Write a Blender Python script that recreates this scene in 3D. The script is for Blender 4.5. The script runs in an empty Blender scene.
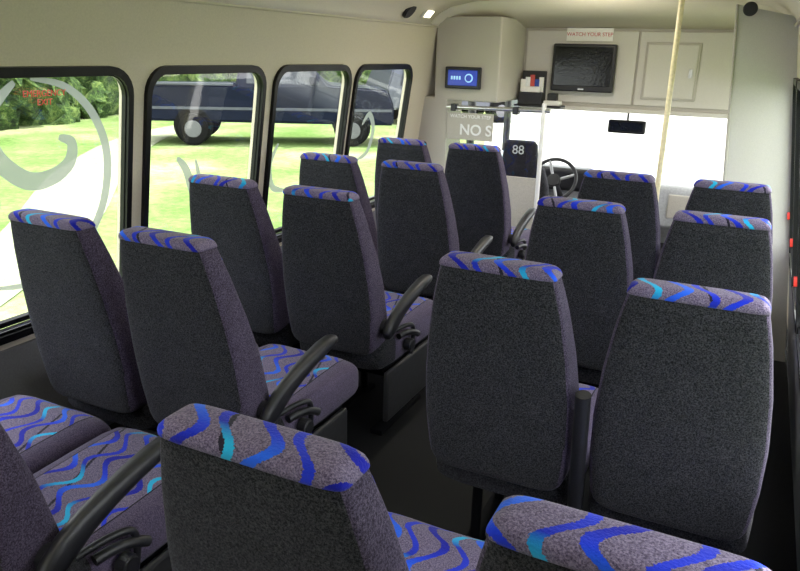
import bpy, bmesh, math, random
from mathutils import Vector, Matrix, Euler
random.seed(7)
S=bpy.context.scene
COL=S.collection
S.view_settings.view_transform='Standard'
# ---------------------------------------------------------------- node helpers
def newmat(name):
    m=bpy.data.materials.new(name);m.use_nodes=True
    nt=m.node_tree;nt.nodes.clear()
    out=nt.nodes.new('ShaderNodeOutputMaterial')
    b=nt.nodes.new('ShaderNodeBsdfPrincipled');nt.links.new(b.outputs[0],out.inputs[0])
    return m,nt,b,out
class G:
    def __init__(s,nt): s.nt=nt
    def m(s,op,a,b=None,c=None):
        n=s.nt.nodes.new('ShaderNodeMath');n.operation=op
        for i,x in enumerate((a,b,c)):
            if x is None: continue
            if isinstance(x,(int,float)): n.inputs[i].default_value=x
            else: s.nt.links.new(x,n.inputs[i])
        return n.outputs[0]
    def mix(s,f,a,b,mode='MIX'):
        n=s.nt.nodes.new('ShaderNodeMix');n.data_type='RGBA';n.blend_type=mode
        for i,x in ((0,f),(6,a),(7,b)):
            if isinstance(x,(int,float)): n.inputs[i].default_value=x
            elif isinstance(x,tuple): n.inputs[i].default_value=(*x[:3],1)
            else: s.nt.links.new(x,n.inputs[i])
        return n.outputs[2]
    def noise(s,scale,detail=2,vec=None,rough=.5):
        n=s.nt.nodes.new('ShaderNodeTexNoise');n.inputs['Scale'].default_value=scale;n.inputs['Detail'].default_value=detail
        n.inputs['Roughness'].default_value=rough
        if vec is None:
            t=s.nt.nodes.new('ShaderNodeTexCoord');vec=t.outputs['Object']
        s.nt.links.new(vec,n.inputs['Vector']);return n.outputs[0]
    def ramp(s,f,p):
        n=s.nt.nodes.new('ShaderNodeValToRGB');e=n.color_ramp.elements
        while len(e)<len(p): e.new(.5)
        for i,(x,c) in enumerate(p): e[i].position=x;e[i].color=(*c,1)
        s.nt.links.new(f,n.inputs[0]);return n.outputs[0]
    def bump(s,h,st,d,b):
        n=s.nt.nodes.new('ShaderNodeBump');n.inputs['Strength'].default_value=st;n.inputs['Distance'].default_value=d
        s.nt.links.new(h,n.inputs['Height']);s.nt.links.new(n.outputs[0],b.inputs['Normal'])
def simple(name,col,rough=.5,metal=0,scale=60,var=.12,bump=.05,spec=.5,emit=None,es=1):
    m,nt,b,_=newmat(name);g=G(nt)
    n=g.noise(scale,3)
    c=g.ramp(n,[(.3,tuple(x*(1-var) for x in col)),(.7,tuple(min(1,x*(1+var)) for x in col))])
    nt.links.new(c,b.inputs['Base Color'])
    b.inputs['Roughness'].default_value=rough;b.inputs['Metallic'].default_value=metal
    b.inputs['Specular IOR Level'].default_value=spec
    if bump: g.bump(n,bump,.01,b)
    if emit: b.inputs['Emission Color'].default_value=(*emit,1);b.inputs['Emission Strength'].default_value=es
    return m
def fabric(name,c0,c1,scale=260,sheen=.10):
    m,nt,b,_=newmat(name);g=G(nt)
    n=g.noise(scale,3,rough=.85);big=g.noise(14,3)
    c=g.ramp(n,[(.40,c0),(.64,c1)])
    c=g.mix(.5,c,g.ramp(big,[(.3,(.75,.75,.75)),(.7,(1.2,1.2,1.2))]),'MULTIPLY')
    nt.links.new(c,b.inputs['Base Color']);b.inputs['Roughness'].default_value=.95
    b.inputs['Sheen Weight'].default_value=sheen;b.inputs['Sheen Roughness'].default_value=.5
    b.inputs['Sheen Tint'].default_value=(.75,.72,.9,1)
    b.inputs['Specular IOR Level'].default_value=.12
    g.bump(n,.6,.003,b);return m
def pattern(name,mode):
    m,nt,b,_=newmat(name);g=G(nt)
    t=nt.nodes.new('ShaderNodeTexCoord');sp=nt.nodes.new('ShaderNodeSeparateXYZ');nt.links.new(t.outputs['Object'],sp.inputs[0])
    x,y,z=sp.outputs
    oi=nt.nodes.new('ShaderNodeObjectInfo')
    v=g.m('ADD',y,z) if mode=='cap' else (g.m('SUBTRACT',y,z) if mode=='cushion' else z)
    fn=g.noise(260,2)
    v=g.m('ADD',v,g.m('MULTIPLY',oi.outputs['Random'],1.7))
    u=g.m('ADD',x,g.m('MULTIPLY',g.m('SUBTRACT',fn,.5),.010))
    u=g.m('ADD',u,g.m('MULTIPLY',oi.outputs['Random'],.31))
    base=g.ramp(g.noise(340,3,rough=.75),[(.36,(.055,.042,.085)),(.66,(.25,.205,.31))])
    def rib(P,A,k,ph,w,off,c1,c2,c3,col):
        a=g.m('ADD',g.m('ADD',u,off),g.m('MULTIPLY',g.m('SINE',g.m('ADD',g.m('MULTIPLY',v,k),ph)),A))
        q=g.m('DIVIDE',a,P);fl=g.m('FLOOR',q)
        d=g.m('MULTIPLY',g.m('ABSOLUTE',g.m('SUBTRACT',g.m('SUBTRACT',q,fl),.5)),P)
        msk=g.m('LESS_THAN',d,w/2)
        s=g.m('SINE',g.m('ADD',g.m('MULTIPLY',v,k*.5),g.m('MULTIPLY',fl,2.3)))
        rc=g.ramp(g.m('ADD',g.m('MULTIPLY',s,.5),.5),[(.15,c1),(.6,c2),(.95,c3)])
        return g.mix(msk,col,rc)
    dl=g.m('ABSOLUTE',g.m('SUBTRACT',g.m('FRACT',g.m('DIVIDE',g.m('ADD',u,g.m('MULTIPLY',v,.35)),.31)),.5))
    c=g.mix(g.m('LESS_THAN',dl,.014),base,(.018,.016,.03))
    c=rib(.125,.030,42,0,.022,0,(.008,.012,.32),(.012,.04,.62),(.02,.12,.76),c)
    c=rib(.125,.026,42,1.1,.017,.060,(.015,.035,.55),(.012,.025,.42),(.02,.40,.70),c)
    if mode!='cap':
        side=g.m('GREATER_THAN',g.m('ABSOLUTE',x),.165)
        plain=g.ramp(g.noise(340,3,rough=.75),[(.36,(.035,.027,.055)),(.66,(.15,.12,.195))])
        c=g.mix(side,c,plain)
        seam=g.m('LESS_THAN',g.m('ABSOLUTE',g.m('SUBTRACT',g.m('ABSOLUTE',x),.165)),.002)
        c=g.mix(seam,c,(.01,.01,.015))
    nt.links.new(c,b.inputs['Base Color']);b.inputs['Roughness'].default_value=.9
    b.inputs['Sheen Weight'].default_value=.10;b.inputs['Specular IOR Level'].default_value=.12
    g.bump(fn,.5,.003,b);return m
M={}
M['back']=fabric('charcoal_fabric',(.003,.0035,.005),(.060,.060,.068))
M['plain']=fabric('purple_grey_fabric',(.018,.013,.028),(.120,.098,.155))
M['cap']=pattern('wave_pattern_cap','cap');M['cush']=pattern('wave_pattern_cushion','cushion');M['ins']=pattern('wave_pattern_back','back')
M['black']=simple('black_plastic',(.012,.012,.016),.45,scale=200)
M['frame']=simple('black_window_frame',(.003,.003,.004),.4,spec=.25)
M['steel']=simple('steel',(.6,.6,.6),.3,1)
M['legs']=simple('dark_steel',(.006,.006,.008),.7,0,spec=.1)
M['skirt']=simple('grey_plastic_shroud',(.030,.030,.034),.5,spec=.3)
M['wall']=simple('beige_vinyl_wall',(.56,.505,.395),.6,scale=150,var=.05)
M['wallgrey']=simple('grey_lower_wall',(.17,.17,.18),.7,scale=150,var=.1)
M['ceil']=simple('ceiling_vinyl',(.74,.69,.57),.6,scale=150,var=.04)
M['bulk']=simple('bulkhead_carpet',(.46,.435,.385),.9,scale=250,var=.14)
M['bulkl']=simple('bulkhead_light',(.60,.58,.53),.7,scale=250,var=.06)
M['floor']=simple('rubber_floor',(.009,.009,.011),.75,scale=300,var=.35,spec=.25)
M['cream']=simple('cream_pole',(.80,.72,.48),.35)
M['white']=simple('white_paint',(.8,.8,.8),.4,var=.03)
M['red']=simple('red_plastic',(.7,.03,.02),.4)
M['paper']=simple('paper',(.85,.84,.8),.8,var=.03)
M['dash']=simple('dash_grey',(.42,.43,.45),.6)
M['tvscreen']=simple('tv_screen',(.004,.004,.005),.12)
M['blue']=simple('blue_display',(.01,.03,.3),.3,emit=(.01,.06,.6),es=.35)
M['bluep']=simple('blue_paper',(.03,.08,.4),.7)
M['cyan']=simple('display_marks',(.3,.6,1),.3,emit=(.4,.7,1),es=.5)
M['lamp']=simple('warm_lamp',(1,.9,.7),.4,emit=(1,.88,.62),es=6)
M['rtext']=simple('red_ink',(.55,.08,.07),.6)
M['ltext']=simple('pale_ink',(.75,.78,.8),.6)
M['navy']=simple('navy_car_paint',(.003,.005,.016),.25,0,scale=8,spec=.12)
M['silver']=simple('silver_car_paint',(.06,.065,.08),.35,.1,scale=8,spec=.3)
M['tyre']=simple('tyre_rubber',(.006,.006,.006),.9,spec=.1)
M['rim']=simple('wheel_rim',(.10,.10,.11),.4,.3)
M['cglass']=simple('car_glass',(.01,.014,.02),.08,spec=.5)
def glass(name,tint=(.95,.97,.96),refl=.05):
    m=bpy.data.materials.new(name);m.use_nodes=True;nt=m.node_tree;nt.nodes.clear()
    o=nt.nodes.new('ShaderNodeOutputMaterial');mx=nt.nodes.new('ShaderNodeMixShader');tr=nt.nodes.new('ShaderNodeBsdfTransparent')
    gl=nt.nodes.new('ShaderNodeBsdfGlossy');gl.inputs['Roughness'].default_value=.02
    tr.inputs[0].default_value=(*tint,1);mx.inputs[0].default_value=refl
    nt.links.new(tr.outputs[0],mx.inputs[1]);nt.links.new(gl.outputs[0],mx.inputs[2]);nt.links.new(mx.outputs[0],o.inputs[0]);return m
M['glass']=glass('window_glass')
def decal():
    m=bpy.data.materials.new('frosted_vinyl_lettering');m.use_nodes=True;nt=m.node_tree;nt.nodes.clear()
    o=nt.nodes.new('ShaderNodeOutputMaterial');mx=nt.nodes.new('ShaderNodeMixShader');tr=nt.nodes.new('ShaderNodeBsdfTransparent')
    d=nt.nodes.new('ShaderNodeBsdfTranslucent');d.inputs[0].default_value=(.145,.155,.145,1);mx.inputs[0].default_value=.88
    nt.links.new(tr.outputs[0],mx.inputs[1]);nt.links.new(d.outputs[0],mx.inputs[2]);nt.links.new(mx.outputs[0],o.inputs[0]);return m
M['decal']=decal()
def grassmat():
    m,nt,b,_=newmat('grass');g=G(nt)
    t=nt.nodes.new('ShaderNodeTexCoord')
    a=g.noise(.45,5,t.outputs['Object']);c=g.noise(7,5,t.outputs['Object'],.75)
    col=g.ramp(a,[(.32,(.09,.155,.042)),(.5,(.15,.205,.080)),(.66,(.25,.27,.155))])
    col=g.mix(.8,col,g.ramp(c,[(.3,(.40,.5,.36)),(.7,(1.35,1.3,1.2))]),'MULTIPLY')
    nt.links.new(col,b.inputs['Base Color']);b.inputs['Roughness'].default_value=1;b.inputs['Specular IOR Level'].default_value=.1
    return m
M['grass']=grassmat()
def leafmat():
    m,nt,b,_=newmat('leaves');g=G(nt)
    c=g.noise(3,7,None,.85)
    nt.links.new(g.ramp(c,[(.38,(.006,.02,.003)),(.5,(.05,.12,.015)),(.62,(.24,.34,.08))]),b.inputs['Base Color'])
    b.inputs['Roughness'].default_value=.9;g.bump(c,1,.3,b);return m
M['leaf']=leafmat()
# ---------------------------------------------------------------- mesh helpers
def link(o,parent=None):
    COL.objects.link(o)
    if parent: o.parent=parent
    return o
def mobj(name,me,mats,parent=None,smooth=False):
    o=bpy.data.objects.new(name,me)
    if not isinstance(mats,(list,tuple)): mats=[mats]
    if not me.materials:
        for k in mats: me.materials.append(k)
    if smooth:
        for p in me.polygons: p.use_smooth=True
    return link(o,parent)
def empty(name,loc=(0,0,0),parent=None):
    o=bpy.data.objects.new(name,None);o.location=loc;o.empty_display_size=.1;return link(o,parent)
def boxme(name,lo,hi,bevel=0,seg=2):
    bm=bmesh.new();bmesh.ops.create_cube(bm,size=1)
    for v in bm.verts:
        v.co=Vector([(lo[i]+hi[i])/2+v.co[i]*(hi[i]-lo[i]) for i in range(3)])
    if bevel: bmesh.ops.bevel(bm,geom=bm.edges[:],offset=bevel,segments=seg,affect='EDGES',profile=.5)
    me=bpy.data.meshes.new(name);bm.to_mesh(me);bm.free();return me
def box(name,lo,hi,mat,parent=None,bevel=0,seg=2):
    return mobj(name,boxme(name,lo,hi,bevel,seg),mat,parent,False)
def poly(name,vs,fs,mat,parent=None,smooth=False,solid=0):
    me=bpy.data.meshes.new(name);me.from_pydata(vs,[],fs);me.update()
    o=mobj(name,me,mat,parent,smooth)
    if solid:
        md=o.modifiers.new('s','SOLIDIFY');md.thickness=solid;md.offset=0
    return o
def tube(name,pts,r,mat,parent=None,res=6,cyc=False,smoothc=True):
    c=bpy.data.curves.new(name,'CURVE');c.dimensions='3D';c.bevel_depth=r;c.bevel_resolution=res;c.use_fill_caps=True
    s=c.splines.new('NURBS' if smoothc and len(pts)>2 else 'POLY');s.points.add(len(pts)-1)
    for p,q in zip(s.points,pts): p.co=(*q,1)
    if s.type=='NURBS': s.order_u=3;s.use_endpoint_u=not cyc
    s.use_cyclic_u=cyc
    c.materials.append(mat);o=bpy.data.objects.new(name,c);return link(o,parent)
def cyl(name,loc,r,h,mat,axis='Z',parent=None,seg=28,bev=0):
    bm=bmesh.new();bmesh.ops.create_cone(bm,cap_ends=True,segments=seg,radius1=r,radius2=r,depth=h)
    if bev:
        bmesh.ops.bevel(bm,geom=[e for e in bm.edges if len(e.link_faces)==2 and min(len(f.verts) for f in e.link_faces)!=max(len(f.verts) for f in e.link_faces)],offset=bev,segments=3,affect='EDGES')
    if axis=='X': bmesh.ops.rotate(bm,verts=bm.verts,matrix=Matrix.Rotation(math.pi/2,3,'Y'))
    if axis=='Y': bmesh.ops.rotate(bm,verts=bm.verts,matrix=Matrix.Rotation(math.pi/2,3,'X'))
    bmesh.ops.translate(bm,verts=bm.verts,vec=loc)
    me=bpy.data.meshes.new(name);bm.to_mesh(me);bm.free();return mobj(name,me,mat,parent)
def rrect(x0,y0,x1,y1,r,n=6):
    P=[]
    for cx,cy,a in ((x1-r,y1-r,0),(x0+r,y1-r,90),(x0+r,y0+r,180),(x1-r,y0+r,270)):
        for i in range(n+1):
            t=math.radians(a+90*i/n);P.append((cx+r*math.cos(t),cy+r*math.sin(t)))
    return P
def flat(name,loops,mat,mw,parent=None,thick=.01,zoff=0):
    c=bpy.data.curves.new(name,'CURVE');c.dimensions='2D';c.fill_mode='BOTH';c.extrude=thick/2
    for L in loops:
        s=c.splines.new('POLY');s.points.add(len(L)-1);s.use_cyclic_u=True
        for p,q in zip(s.points,L): p.co=(q[0],q[1],0,1)
    tmp=bpy.data.objects.new('tmp',c);COL.objects.link(tmp);bpy.context.view_layer.update()
    me=bpy.data.meshes.new_from_object(tmp.evaluated_get(bpy.context.evaluated_depsgraph_get()))
    bpy.data.objects.remove(tmp);me.name=name
    me.transform(mw@Matrix.Translation((0,0,zoff)))
    me.materials.clear();return mobj(name,me,mat,parent)
def text(name,body,size,mat,mw,parent=None,ax='CENTER',bold=0):
    c=bpy.data.curves.new(name,'FONT');c.body=body;c.size=size;c.align_x=ax;c.align_y='CENTER';c.extrude=.0008;c.offset=bold
    c.materials.append(mat);o=bpy.data.objects.new(name,c);o.matrix_world=mw;link(o)
    if parent: o.parent=parent
    return o
FACE=Matrix.Rotation(math.pi/2,4,'X')
# ---------------------------------------------------------------- seats
H=1.12
def lerp(t,P):
    for (a,x),(b,y) in zip(P,P[1:]):
        if t<=b: 
            k=(t-a)/(b-a);k=max(0,min(1,k));return x+(y-x)*k
    return P[-1][1]
def ring(bm,z,a,y0,y1,n=64,ex=7):
    b=(y1-y0)/2;cy=(y0+y1)/2;R=[]
    for i in range(n):
        t=2*math.pi*(i+.5)/n;c,s=math.cos(t),math.sin(t)
        R.append(bm.verts.new((a*math.copysign(abs(c)**(2/ex),c),cy+b*math.copysign(abs(s)**(2/ex),s),z)))
    return R
def loft(bm,rings):
    for A,B in zip(rings,rings[1:]):
        n=len(A)
        for i in range(n): bm.faces.new((A[i],A[(i+1)%n],B[(i+1)%n],B[i]))
    bm.faces.new(rings[0][::-1]);bm.faces.new(rings[-1])
hw=[(.44,.175),(.46,.193),(.50,.205),(.60,.213),(.74,.212),(.88,.198),(1.0,.178),(1.07,.162),(1.12,.148)]
CD=.082
def ry(z): return -CD+.095*(H-z)/.64
def fy(z): return lerp(z,[(.44,.17),(.55,.170),(.75,.12),(.95,.055),(1.12,.0)])
def back_mesh():
    bm=bmesh.new();R=[]
    for z,k in ((.452,.90),(.458,.95),(.470,.985),(.49,1)): 
        w=lerp(z,hw);c=(ry(z)+fy(z))/2;d=(fy(z)-ry(z))/2*k;R.append(ring(bm,z,w*k,c-d,c+d))
    z=.52
    while z<1.09: R.append(ring(bm,z,lerp(z,hw),ry(z),fy(z)));z+=.03
    R.append(ring(bm,1.105,lerp(1.105,hw),ry(1.105),fy(1.105)))
    loft(bm,R)
    for f in bm.faces:
        f.normal_update();c=f.calc_center_median()
        f.smooth=True
        if f.normal.y>.55 and abs(c.x)<.16: f.material_index=2
        elif abs(f.normal.x)>.6 or f.normal.y>.5: f.material_index=1
    me=bpy.data.meshes.new('backrest');bm.to_mesh(me);bm.free()
    for k in ('back','plain','ins'): me.materials.append(M[k])
    return me
def cap_mesh():
    bm=bmesh.new();R=[]
    w=lambda z:lerp(z,hw)
    for z,e in ((1.098,-.001),(1.100,.003),(1.106,.004),(1.114,.003),(1.120,-.001),(1.124,-.006),(1.1265,-.013),(1.128,-.022)):
        R.append(ring(bm,z,w(min(z,1.12))+e,ry(z)-e*.9,fy(z)+e*.9))
    loft(bm,R)
    for f in bm.faces: f.smooth=True
    me=bpy.data.meshes.new('headrest_cap');bm.to_mesh(me);bm.free();me.materials.append(M['cap']);return me
def cush_mesh():
    bm=bmesh.new();R=[]
    def sec(y,a,z0,z1,n=40,ex=4.5):
        z1+=.03
        b=(z1-z0)/2;cz=(z0+z1)/2;L=[]
        for i in range(n):
            t=2*math.pi*i/n;c,s=math.cos(t),math.sin(t)
            x=a*math.copysign(abs(c)**(2/ex),c);zz=cz+b*math.copysign(abs(s)**(2/ex),s)
            if s>0: zz-=.012*math.exp(-(x/.1)**2)*(1 if .2<y<.6 else .4)
            L.append(bm.verts.new((x,y,zz)))
        return L
    for y,a,z0,z1 in ((.09,.20,.36,.45),(.12,.215,.35,.468),(.2,.222,.345,.478),(.35,.225,.345,.480),(.5,.226,.345,.485),(.62,.226,.345,.487),(.67,.224,.347,.480),(.695,.218,.355,.465),(.71,.205,.37,.445),(.715,.185,.385,.425)):
        R.append(sec(y,a,z0,z1))
    loft(bm,R)
    bmesh.ops.recalc_face_normals(bm,faces=bm.faces)
    for f in bm.faces:
        f.smooth=True;f.normal_update()
        if f.normal.y<-.3 or f.normal.z<-.3 or f.calc_center_median().y<.16: f.material_index=1
    me=bpy.data.meshes.new('seat_cushion');bm.to_mesh(me);bm.free();me.materials.append(M['cush']);me.materials.append(M['back']);return me
BACK,CAP,CUSH=back_mesh(),cap_mesh(),cush_mesh()
PAN=boxme('seat_pan',(-.18,.18,.30),(.18,.64,.35),.01)
def sweep(name,path,x,mat,parent,n=18,p=.75):
    bm=bmesh.new();R=[]
    for i,(y,z,w,h) in enumerate(path):
        a=path[max(0,i-1)];b=path[min(len(path)-1,i+1)]
        d=Vector((b[0]-a[0],b[1]-a[1])).normalized();nn=Vector((-d.y,d.x));L=[]
        for j in range(n):
            t=2*math.pi*j/n;c,q=math.cos(t),math.sin(t)
            cx=w*math.copysign(abs(c)**p,c);cq=h*math.copysign(abs(q)**p,q)
            L.append(bm.verts.new((x+cx,y+nn.x*cq,z+nn.y*cq)))
        R.append(L)
    loft(bm,R);bmesh.ops.recalc_face_normals(bm,faces=bm.faces)
    for f in bm.faces:f.smooth=len(f.verts)==4
    me=bpy.data.meshes.new(name);bm.to_mesh(me);bm.free();return mobj(name,me,mat,parent)
ARM=[(.055,.540,.012,.016),(.065,.547,.018,.027),(.09,.563,.021,.035),(.13,.590,.021,.036),(.18,.615,.022,.032),(.25,.640,.024,.028),(.32,.660,.026,.025),(.39,.675,.027,.023),(.44,.681,.025,.020),(.463,.681,.019,.014),(.47,.680,.011,.007)]
def seat(X,Y,arm=None,side=0,sx=1):
    e=empty('bus_seat',(X,Y,0));e.scale=(sx,1,1)
    mobj('backrest',BACK,[],e);mobj('headrest_cap',CAP,[],e);mobj('seat_cushion',CUSH,[],e);mobj('seat_pan',PAN,M['legs'],e)
    for i,x in enumerate((-.13,.13)):
        tube('leg_%d'%(i+1),[(x,.30,.02),(x,.30,.31)],.018,M['legs'],e,3)
        tube('leg_%d'%(i+3),[(x,.56,.02),(x,.54,.31)],.018,M['legs'],e,3)
        box('foot_rail_%d'%(i+1),(x-.03,.20,0),(x+.03,.62,.025),M['legs'],e,.004)
    for s in (-1,1):
        cyl('hinge_%d'%(s+2),(s*.195,.18,.42),.04,.03,M['black'],'X',e,20,.006)
    if arm=='down':
        s=side
        x=s*.248
        sweep('armrest',ARM,x,M['black'],e)
        cyl('armrest_pivot',(x*.92,.10,.565),.03,.06,M['black'],'X',e,20,.005)
        cyl('recline_knob',(x,.28,.43),.028,.04,M['black'],'X',e,20,.006)
        tube('belt_buckle',[(s*.235,.20,.49),(s*.25,.28,.50),(s*.26,.34,.46)],.014,M['black'],e,3)
        tube('seat_belt',[(s*.21,.17,.51),(s*.24,.26,.53),(s*.255,.33,.50),(s*.245,.30,.38)],.010,M['black'],e,2)
        box('side_shroud',(s*.215-.012,.12,.12),(s*.215+.012,.60,.35),M['skirt'],e,.01)
    if arm=='up':
        s=side
        tube('armrest',[(s*.243,.03,.42),(s*.243,.0,.60),(s*.243,-.02,.75),(s*.243,-.03,.80)],.021,M['black'],e,4)
    return e
WL,AL,AR,WR=-1.937,-1.473,-.545,-.070
for Y,sh in ((.76,.02),(1.534,.025),(2.352,.02),(3.182,.012),(4.036,.008)):
    seat(WL+sh,Y,sx=.97);seat(AL+sh,Y,'down',1,.97)
for Y in (.752,1.76,2.68,3.452):
    seat(AR-(.006 if Y<1 else 0),Y,'up',1);seat(WR+(.010 if Y<1 else 0),Y,sx=.98)
# ---------------------------------------------------------------- shell
box('floor',(-2.5,-.7,-.06),(.45,7.0,0),M['floor'])
ML=Matrix(((0,.1454,.9894,-2.43),(1,0,0,0),(0,.9894,-.1454,0),(0,0,0,1)))
MR=Matrix(((0,-.1454,-.9894,.355),(-1,0,0,0),(0,.9894,-.1454,0),(0,0,0,1)))
z0,z1=.59/.9894,1.55/.9894
wins=[(-.27,.50),(.57,1.30),(1.37,2.16),(2.23,3.02),(3.09,3.86),(3.91,4.70)]
flat('wall_left',[[(-.7,0),(5.6,0),(5.6,1.82),(-.7,1.82)]]+[rrect(a+.02,z0+.02,b-.02,z1-.02,.09) for a,b in wins],M['wall'],ML,None,.04,-.02)
winr=[(.57,1.30),(1.37,2.16),(2.23,3.02),(3.06,3.70),(3.74,4.37)]
flat('wall_right',[[(-5.6,0),(.7,0),(.7,1.82),(-5.6,1.82)]]+[rrect(-b+.02,z0+.02,-a-.02,z1-.02,.09) for a,b in winr+[(4.65,5.4)]],M['wall'],MR,None,.04,-.02)
def window(i,a,b,MW,sgn):
    e=empty('window_%d'%i,(0,0,0))
    lo,hi=(a,b) if sgn>0 else (-b,-a)
    flat('frame',[rrect(lo,z0,hi,z1,.11),rrect(lo+.026,z0+.03,hi-.026,z1-.03,.09)],M['frame'],MW,e,.02,.008)
    flat('inner_frame',[rrect(lo+.018,z0+.025,hi-.018,z1-.025,.09),rrect(lo+.030,z0+.04,hi-.030,z1-.036,.082)],M['frame'],MW,e,.02,-.006)
    flat('glass',[rrect(lo+.02,z0+.03,hi-.02,z1-.03,.085)],M['glass'],MW,e,.004,-.012)
    flat('sill_track',[[(lo+.04,z0+.05),(hi-.04,z0+.05),(hi-.04,z0+.058),(lo+.04,z0+.058)]],M['steel'],MW,e,.01,.012)
    flat('sill_bar',[[(lo+.035,z0+.062),(hi-.035,z0+.062),(hi-.035,z0+.082),(lo+.035,z0+.082)]],M['frame'],MW,e,.02,.002)
    xr=b-.016 if sgn>0 else -b+.016
    flat('latch',[rrect(xr-.008,.83,xr+.008,.87,.006,3)],M['red'],MW,e,.02,.02)
n=0
for a,b in wins: n+=1;window(n,a,b,ML,1)
for a,b in winr: n+=1;window(n,a,b,MR,-1)
flat('wall_panel_left',[[(-.65,.0),(4.95,.0),(4.95,.565),(-.65,.565)]],M['wallgrey'],ML,None,.012,.008)
flat('wall_panel_right',[[(-4.35,.0),(.65,.0),(.65,.565),(-4.35,.565)]],M['wallgrey'],MR,None,.012,.008)
# ceiling
pr=[(-2.163,1.80),(-2.14,1.84),(-2.09,1.885),(-2.0,1.93),(-1.85,1.96),(-1.5,1.985),(-1.03,1.995)]
pr=pr+[(-2.06-x,z) for x,z in pr[:-1][::-1]]
vs=[];fs=[]
for y in (-.7,4.85):
    for x,z in pr: vs.append((x,y,z))
k=len(pr)
for i in range(k-1): fs.append((i,i+1,k+i+1,k+i))
poly('ceiling',vs,fs,M['ceil'],smooth=True,solid=.02)
vs=[(x,4.85,z) for x,z in pr]+[(x,5.62,min(z,1.815)) for x,z in pr]
poly('ceiling_front_slope',vs,fs,M['ceil'],smooth=True,solid=.02)
tube('trim_1',[(-2.155,-.65,1.80),(-2.155,5.0,1.80)],.007,M['wall'],None,3)
tube('trim_2',[(.080,-.65,1.80),(.080,4.4,1.80)],.007,M['wall'],None,3)
MB=Matrix(((1,0,0,0),(0,0,-1,-.7),(0,1,0,0),(0,0,0,1)))
flat('wall_rear',[[(-2.45,0),(.4,0),(.1,1.82),(-1.03,2.02),(-2.16,1.82)],rrect(-1.5,.95,-.56,1.45,.1)],M['wall'],MB,None,.04,0)
flat('window_12',[rrect(-1.49,.96,-.57,1.44,.1)],M['glass'],MB,None,.004,0)  # unseen rear window added for daylight, kept small to darken seat backs
# ---------------------------------------------------------------- front bulkhead
h=empty('overhead_cabinet',(0,0,0))
box('body',(-1.68,5.56,1.265),(.08,6.0,1.83),M['bulk'],h)
box('face_panel_1',(-1.66,5.545,1.30),(-.86,5.56,1.80),M['bulkl'],h,.004)
box('face_panel_2',(-.845,5.545,1.30),(-.10,5.56,1.80),M['bulkl'],h,.004)
box('door_frame',(-.80,5.532,1.345),(-.44,5.547,1.73),M['bulk'],h,.004)
box('door_leaf',(-.785,5.525,1.36),(-.455,5.535,1.715),M['bulkl'],h,.004)
box('latch',(-.50,5.515,1.50),(-.475,5.53,1.56),M['steel'],h,.002)
box('bottom_lip',(-1.68,5.52,1.245),(.05,5.60,1.275),M['bulkl'],h,.005)
c=empty('corner_column',(0,0,0))
box('upper_box',(-2.165,5.0,1.30),(-1.68,5.60,1.87),M['bulk'],c,.012)
box('lower_pillar',(-2.36,5.0,0),(-2.06,5.30,1.32),M['bulk'],c,.01)
poly('wall_front_right',[(-.06,4.4,0),(.33,4.4,0),(.09,4.4,1.84),(-.20,4.4,1.9)],[(0,1,2,3)],M['bulkl'],solid=.03)
tube('trim_3',[(-.06,4.385,0),(-.205,4.385,1.9)],.008,M['bulk'],None,3)
sp=empty('ceiling_speaker',(-.14,4.33,1.875));cyl('ring',(0,0,0),.035,.03,M['black'],'Y',sp,24,.006)
r=empty('control_panel',(-1.94,4.985,1.46))
box('bezel',(-.135,-.012,-.075),(.135,.012,.075),M['black'],r,.008)
box('display',(-.11,-.017,-.052),(.11,-.010,.052),M['blue'],r,.004)
for i in range(4): box('key_%d'%(i+1),(-.085+i*.02,-.021,-.012),(-.072+i*.02,-.015,.012),M['cyan'],r,.001)
cyl('dial',(.05,-.019,0),.030,.006,M['cyan'],'Y',r);cyl('dial_cap',(.05,-.023,0),.021,.006,M['blue'],'Y',r)
t=empty('wall_tv',(-1.215,5.49,1.545))
box('bezel',(-.225,-.02,-.165),(.225,.03,.165),M['black'],t,.01)
box('screen',(-.205,-.024,-.125),(.205,-.015,.145),M['tvscreen'],t,.003)
box('bracket',(-.1,.02,-.08),(.1,.06,.08),M['legs'],t)
box('badge',(-.02,-.023,-.152),(.02,-.018,-.142),M['steel'],t)
s=empty('notice_sign',(-1.20,5.535,1.775))
box('board',(-.165,-.004,-.045),(.165,.004,.045),M['paper'],s)
text('notice_text','WATCH YOUR STEP',.036,M['rtext'],Matrix.Translation((0,-.006,.0))@FACE,s)
b=empty('brochure_holder',(-1.565,5.445,1.275))
box('tray',(-.09,-.06,0),(.09,.05,.09),M['skirt'],b,.006)
box('tray_back',(-.09,.02,.05),(.09,.05,.24),M['skirt'],b,.006)
for i in range(5): box('leaflet_%d'%i,(-.080+i*.031,-.040+.012*i,.02),(-.046+i*.031,-.030+.012*i,.18+.016*(i%3)),(M['paper'],M['ltext'],M['rtext'],M['bluep'],M['paper'])[i],b)
box('card_stack',(-.07,-.055,.09),(.07,.0,.13),M['paper'],b,.004)
box('shelf',(-.115,-.07,-.012),(.24,.06,0.0),M['skirt'],b,.003)
box('folded_map',(.10,-.04,0),(.22,.04,.035),M['paper'],b,.006)
box('box_small',(.12,-.02,.035),(.19,.04,.085),M['skirt'],b,.006)
tube('grab_pole',[(-.50,4.6,0),(-.505,4.6,1.99)],.016,M['cream'],None,4)
g=empty('driver_partition',(0,0,0))
tube('post',[(-1.345,5.0,0),(-1.345,5.0,1.315)],.016,M['white'],g,4)
tube('rail',[(-2.06,5.0,1.255),(-1.30,5.0,1.265)],.014,M['steel'],g,4)
box('rail_bracket_1',(-2.02,4.97,1.23),(-1.98,5.03,1.28),M['black'],g,.004)
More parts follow.
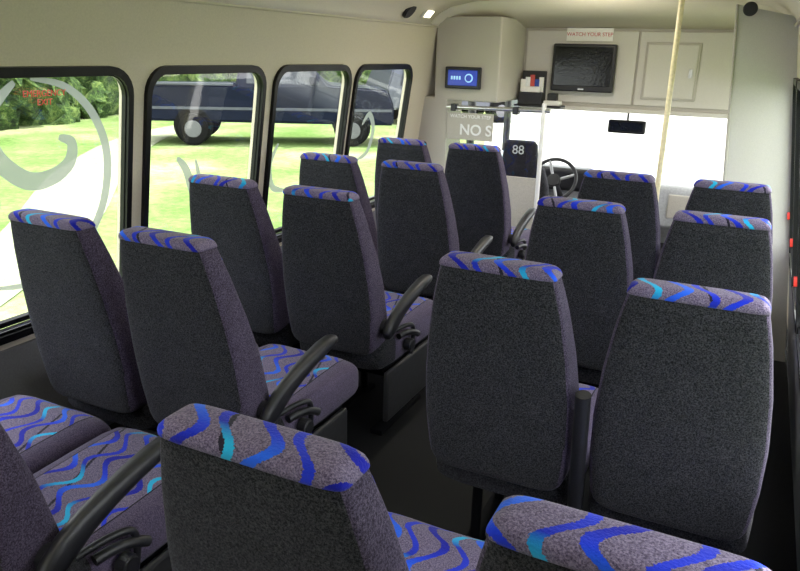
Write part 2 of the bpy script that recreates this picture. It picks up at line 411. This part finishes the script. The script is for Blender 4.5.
box('rail_bracket_2',(-1.56,4.97,1.23),(-1.52,5.03,1.28),M['black'],g,.004)
box('panel',(-2.05,4.997,.55),(-1.36,5.003,1.23),M['glass'],g)
box('sign_panel',(-2.05,4.993,1.03),(-1.70,4.998,1.22),M['bulk'],g,.001)
box('lower_panel',(-2.05,4.99,.02),(-1.36,5.01,.80),M['bulk'],g,.004)
text('notice_small','WATCH YOUR STEP',.034,M['white'],Matrix.Translation((-1.87,4.985,1.195))@FACE,g,'CENTER',.0005)
text('notice_large','NO S',.105,M['white'],Matrix.Translation((-1.95,4.985,1.10))@FACE,g,'LEFT',.002)
d=empty('driver_seat',(-1.71,5.75,0))
bm=bmesh.new();R=[]
for z,a,y0,y1 in ((.35,.20,0,.14),(.38,.23,-.01,.15),(.6,.24,-.03,.12),(.75,.20,-.05,.09),(.80,.15,-.055,.07),(.86,.14,-.06,.06),(.94,.135,-.065,.05),(.97,.11,-.05,.03)):
    R.append(ring(bm,z,a,y0,y1,48,4))
loft(bm,R)
for f in bm.faces:f.smooth=True
me=bpy.data.meshes.new('backrest');bm.to_mesh(me);bm.free();mobj('backrest',me,M['back'],d)
box('cushion',(-.24,.05,.25),(.24,.5,.38),M['back'],d,.04,4);cyl('pedestal',(0,.28,.12),.14,.26,M['legs'],'Z',d)
text('number','88',.10,M['ltext'],Matrix.Translation((0,-.072,.90))@FACE,d)
w=empty('steering_wheel',(-1.50,6.05,.63));w.rotation_euler=(math.radians(58),0,0)
tube('rim',[(.19*math.cos(i*math.pi/12),.19*math.sin(i*math.pi/12),0) for i in range(24)],.015,M['skirt'],w,4,True)
for i,a in enumerate((0,90,180,270)):
    q=math.radians(a+20);tube('spoke_%d'%i,[(.03*math.cos(q),.03*math.sin(q),-.02),(.185*math.cos(q),.185*math.sin(q),0)],.012,M['dash'],w,3)
cyl('hub',(0,0,-.02),.06,.05,M['black'],'Z',w,24,.01)
tube('column',[(0,0,-.03),(0,0,-.42)],.03,M['black'],w,4)
dd=empty('dashboard',(0,0,0))
box('top',(-2.2,6.38,.25),(.1,6.85,.62),M['dash'],dd,.05,4)
box('binnacle',(-1.75,6.30,.5),(-1.25,6.5,.70),M['black'],dd,.04,4)
box('console',(-1.05,6.15,0),(-.75,6.42,.5),M['dash'],dd,.03,3)
box('vent_panel',(-1.15,6.365,.48),(-.70,6.385,.58),M['black'],dd,.01)
box('glovebox',(-.6,6.365,.35),(-.1,6.385,.55),M['bulk'],dd,.01)
m2=empty('rear_view_mirror',(-.92,5.85,1.12))
box('housing',(-.14,-.02,-.05),(.14,.02,.05),M['black'],m2,.015,3);box('mirror_face',(-.12,-.024,-.03),(.12,-.018,.035),M['cglass'],m2,.004)
tube('stem',[(0,.01,.04),(0,.02,.16)],.008,M['black'],m2,3)
box('wall_cab_left',(-2.3,5.6,0),(-2.22,7.0,.72),M['dash'])
box('wall_cab_right',(.12,5.6,0),(.2,7.0,.62),M['dash'])
box('wall_cab_front',(-2.3,6.95,0),(.2,7.05,.60),M['dash'])
box('ceiling_cab',(-2.3,6.0,1.56),(.2,7.05,1.62),M['ceil'])
for i,(x,y) in enumerate(((-2.24,7.0),(.14,7.0),(-2.24,6.0))): tube('trim_%d'%(4+i),[(x,y,.6),(x,y,1.6)],.035,M['black'],None,4)
box('windshield',(-2.25,6.99,.6),(.15,7.0,1.57),M['glass'])
e=empty('cove_speaker',(-2.085,4.38,1.873));e.rotation_euler=(0,math.radians(130),0)
o=cyl('grille',(0,0,.0),.055,.03,M['black'],'Z',e,28,.008)
e=empty('reading_light',(-2.085,4.66,1.873));e.rotation_euler=(0,math.radians(130),0)
box('housing',(-.035,-.06,-.012),(.035,.06,.012),M['white'],e,.006);box('lens',(-.025,-.048,.010),(.025,.048,.016),M['lamp'],e,.004)
for y in (.4,2.2,4.0):  # added area fill to brighten the cabin, each with a stand-in housing
    e=empty('added_ceiling_fill',(-1.03,y,1.975))
    box('base',(-.07,-.3,-.01),(.07,.3,.01),M['white'],e,.006)
    L=bpy.data.lights.new('fill_area','AREA');L.shape='RECTANGLE';L.size=.12;L.size_y=.55;L.energy=4 if y<4 else 8;L.color=(1,.93,.82)
    lo=bpy.data.objects.new('fill_area',L);lo.location=(0,0,-.02);link(lo,e)
L=bpy.data.lights.new('front_fill_point','POINT');L.energy=8;L.shadow_soft_size=.08;L.color=(1,.91,.77)  # added point fill to brighten the front ceiling and header
e=empty('added_front_fill',(-1.0,4.55,1.97));cyl('base',(0,0,0),.08,.02,M['white'],'Z',e,32,.005)
lo=bpy.data.objects.new('front_fill_point',L);lo.location=(0,0,-.12);link(lo,e)
# ---------------------------------------------------------------- window decals / stickers
def ribbon(pts,wid,MW,zoff=.0):
    P=[];n=len(pts)
    for i in range(n-1):
        p0=Vector(pts[max(0,i-1)]);p1=Vector(pts[i]);p2=Vector(pts[i+1]);p3=Vector(pts[min(n-1,i+2)])
        for j in range(8):
            t=j/8;P.append(.5*((2*p1)+(-p0+p2)*t+(2*p0-5*p1+4*p2-p3)*t*t+(-p0+3*p1-3*p2+p3)*t**3))
    P.append(Vector(pts[-1]));vs=[];fs=[]
    for i,p in enumerate(P):
        a=P[max(0,i-1)];b_=P[min(len(P)-1,i+1)];d_=(b_-a).normalized();nn=Vector((-d_.y,d_.x))
        k=i/(len(P)-1);w_=wid*(.25+.75*math.sin(math.pi*k)**.7)/2
        for s_ in (1,-1):
            q=p+nn*w_*s_;vs.append(MW@Vector((q.x,q.y/.9894,zoff)))
    for i in range(len(P)-1): fs.append((2*i,2*i+1,2*i+3,2*i+2))
    return vs,fs
def decals(name,items,MW):
    V=[];Fc=[]
    for pts,w_ in items:
        v,f=ribbon(pts,w_,MW,-.006);o=len(V);V+=v;Fc+=[tuple(i+o for i in q) for q in f]
    poly(name,V,Fc,M['decal'])
decals('window_script_lettering',[
 ([(1.66,1.50),(1.58,1.42),(1.56,1.33),(1.60,1.24),(1.70,1.165),(1.80,1.165),(1.875,1.21),(1.885,1.28),(1.83,1.305)],.065),
 ([(1.72,1.51),(1.86,1.48),(1.98,1.38),(2.05,1.22),(2.03,1.02),(1.92,.86),(1.74,.78),(1.55,.80)],.038),
 ([(1.42,1.12),(1.50,1.20),(1.57,1.12),(1.54,.98),(1.46,.92)],.04),
 ([(2.44,1.16),(2.50,1.10),(2.56,.98),(2.62,.86),(2.70,.84)],.05),([(2.56,1.14),(2.60,1.0),(2.56,.86)],.03),
 ([(3.2,1.15),(3.14,1.04),(3.18,.92),(3.30,.88)],.04),
 ([(4.1,1.18),(4.18,1.24),(4.26,1.14),(4.22,1.0),(4.1,.96)],.045)],ML)
text('exit_sticker','EMERGENCY\nEXIT',.030,M['red'],ML@Matrix.Translation((1.765,1.463,.008)),None,'CENTER',0)
# ---------------------------------------------------------------- outside
gz=-.75
poly('grass_ground',[(-70,-30,gz),(40,-30,gz),(40,80,gz),(-70,80,gz)],[(0,1,2,3)],M['grass'])
M['glare']=simple('pale_glare',(.36,.35,.33),.9,scale=20)
poly('glare_ground',[(-2.6,6.5,gz+.02),(9,6.5,gz+.02),(9,75,gz+.02),(-25,75,gz+.02)],[(0,1,2,3)],M['glare'])  # added pale ground; its colour imitates the overexposed white windshield view
M['path']=simple('worn_path',(.22,.24,.15),.95,scale=6,var=.3)
v_,f_=ribbon([(-5,1.5),(-8,6),(-12,10.5),(-15.5,16),(-17.5,24)],1.3,Matrix.Identity(4))
poly('dirt_path',[(p[0],p[1],gz+.015) for p in v_],f_,M['path'])
hd=empty('bus_hood',(0,0,0));box('bonnet',(-2.0,7.06,-.1),(-.1,8.3,.42),M['white'],hd,.12,4)
box('bumper',(-2.1,8.25,-.45),(0,8.5,-.2),M['legs'],hd,.04,3)
def vehicle(name,loc,rz,prof,win,width,paint,wheels,stripe=None,sc=1,zc=1.35):
    e=empty(name,loc);e.rotation_euler=(0,0,rz);e.scale=(sc,sc,sc)
    bm=bmesh.new();A=[bm.verts.new((x,-width/2,z)) for x,z in prof];f=bm.faces.new(A)
    r_=bmesh.ops.extrude_face_region(bm,geom=[f]);
    for v in r_['geom']:
        if isinstance(v,bmesh.types.BMVert): v.co.y+=width
    for v in bm.verts:
        if v.co.z>zc+.1: v.co.y*=.86
    bmesh.ops.recalc_face_normals(bm,faces=bm.faces)
    bmesh.ops.bevel(bm,geom=bm.edges[:],offset=.05,segments=3,affect='EDGES',clamp_overlap=True)
    me=bpy.data.meshes.new('body');bm.to_mesh(me);bm.free();mobj('body',me,paint,e)
    for i,wq in enumerate(win):
        for s in (-1,1):
            ys=[s*(width/2*(1-.14*min(1,max(0,(z-zc)/.55)))+.015) for x,z in wq]
            poly('side_window_%d_%d'%(i,s+1),[(x,y,z) for (x,z),y in zip(wq,ys)],[tuple(range(len(wq)))],M['cglass'],e)
    for i,x in enumerate(wheels):
        for s in (-1,1):
            cyl('wheel_arch_%d_%d'%(i,s+1),(x,s*(width/2-.12),.45),.44,.25,M['tyre'],'Y',e,28,.02)
            cyl('tyre_%d_%d'%(i,s+1),(x,s*(width/2-.08),.38),.38,.25,M['tyre'],'Y',e,28,.04)
            cyl('rim_%d_%d'%(i,s+1),(x,s*(width/2+.04),.38),.20,.03,M['rim'],'Y',e,16,.01)
    if stripe:
        for s in (-1,1): box('side_stripe_%d'%(s+1),(stripe[0],s*width/2-.012,stripe[2]),(stripe[1],s*width/2+.012,stripe[3]),M['silver'],e)
    return e
prof=[(-2.85,.55),(-2.85,1.36),(-.85,1.38),(-.72,1.95),(.75,1.98),(1.3,1.42),(2.7,1.32),(2.85,.95),(2.85,.5)]
pk=vehicle('pickup_truck',(-11.7,16.4,gz),math.radians(33),prof,[[(-.60,1.42),(-.55,1.86),(.02,1.88),(.02,1.42)],[(.09,1.42),(.09,1.88),(.68,1.88),(1.10,1.42)]],1.95,M['navy'],(-1.85,1.85),(-2.8,2.8,.82,.88),1.08,1.38)
box('bed_rail',(-2.83,-.96,1.36),(-.9,-.90,1.42),M['silver'],pk,.01)
box('tailgate_bumper',(-3.0,-.9,.5),(-2.84,.9,.68),M['rim'],pk,.03)
box('tail_light',(-2.87,-.95,.95),(-2.80,-.85,1.25),M['red'],pk,.02)
box('door_mirror',(.85,-1.18,1.42),(1.0,-.98,1.62),M['navy'],pk,.03)
box('door_handle',(-.25,-1.0,1.20),(-.10,-.975,1.24),M['rim'],pk,.008)
prof2=[(-2.3,.45),(-2.35,1.0),(-2.1,1.7),(.4,1.72),(1.1,1.12),(2.2,.98),(2.35,.45)]
vehicle('parked_suv',(-10.4,25.0,gz),math.radians(50),prof2,[[(-1.9,1.15),(-1.8,1.6),(-.7,1.62),(-.7,1.15)],[(-.6,1.15),(-.6,1.62),(.35,1.62),(.85,1.15)]],1.85,M['silver'],(-1.45,1.5),None,1.15,1.12)
bm=bmesh.new()
for i in range(470):
    k=random.random()
    if i<290: px=-32+k*28;py=10+k*32
    else: px=-17.8-k*5;py=5+k*16
    px+=random.uniform(-1.3,1.3);py+=random.uniform(-1.3,1.3)
    rr=random.uniform(.4,1.3);zz=gz+random.uniform(.2,5.2)
    q=bmesh.ops.create_icosphere(bm,subdivisions=3,radius=rr,matrix=Matrix.Translation((px,py,zz)))
    for v in q['verts']: v.co+=Vector((random.uniform(-1,1),random.uniform(-1,1),random.uniform(-1,1)))*.22
me=bpy.data.meshes.new('hedge_row');bm.to_mesh(me);bm.free();mobj('hedge_row',me,M['leaf'])
# ---------------------------------------------------------------- light
wd=bpy.data.worlds.new('World');S.world=wd;wd.use_nodes=True;nt=wd.node_tree
bg=nt.nodes['Background'];bg.inputs[0].default_value=(.97,.98,1,1);bg.inputs[1].default_value=6
L=bpy.data.lights.new('sun','SUN');L.energy=12;L.angle=.02;L.color=(1,.96,.88)
o=bpy.data.objects.new('sun',L);d_=Vector((-.25,-.35,-1));o.rotation_euler=d_.to_track_quat('-Z','Y').to_euler();link(o)
# ---------------------------------------------------------------- camera
yaw,pit,rol,f=.4476,.3112,.0251,726.455
F=Vector((-math.sin(yaw)*math.cos(pit),math.cos(yaw)*math.cos(pit),-math.sin(pit)))
r0=Vector((math.cos(yaw),math.sin(yaw),0));u0=r0.cross(F)
R=math.cos(rol)*r0+math.sin(rol)*u0;U=-math.sin(rol)*r0+math.cos(rol)*u0
cd=bpy.data.cameras.new('camera');cam=bpy.data.objects.new('camera',cd);link(cam)
cam.matrix_world=Matrix(((R.x,U.x,-F.x,0),(R.y,U.y,-F.y,0),(R.z,U.z,-F.z,1.6251),(0,0,0,1)))
cd.sensor_width=36;cd.lens=f/800*36;cd.clip_start=.02;cd.clip_end=300
S.camera=cam
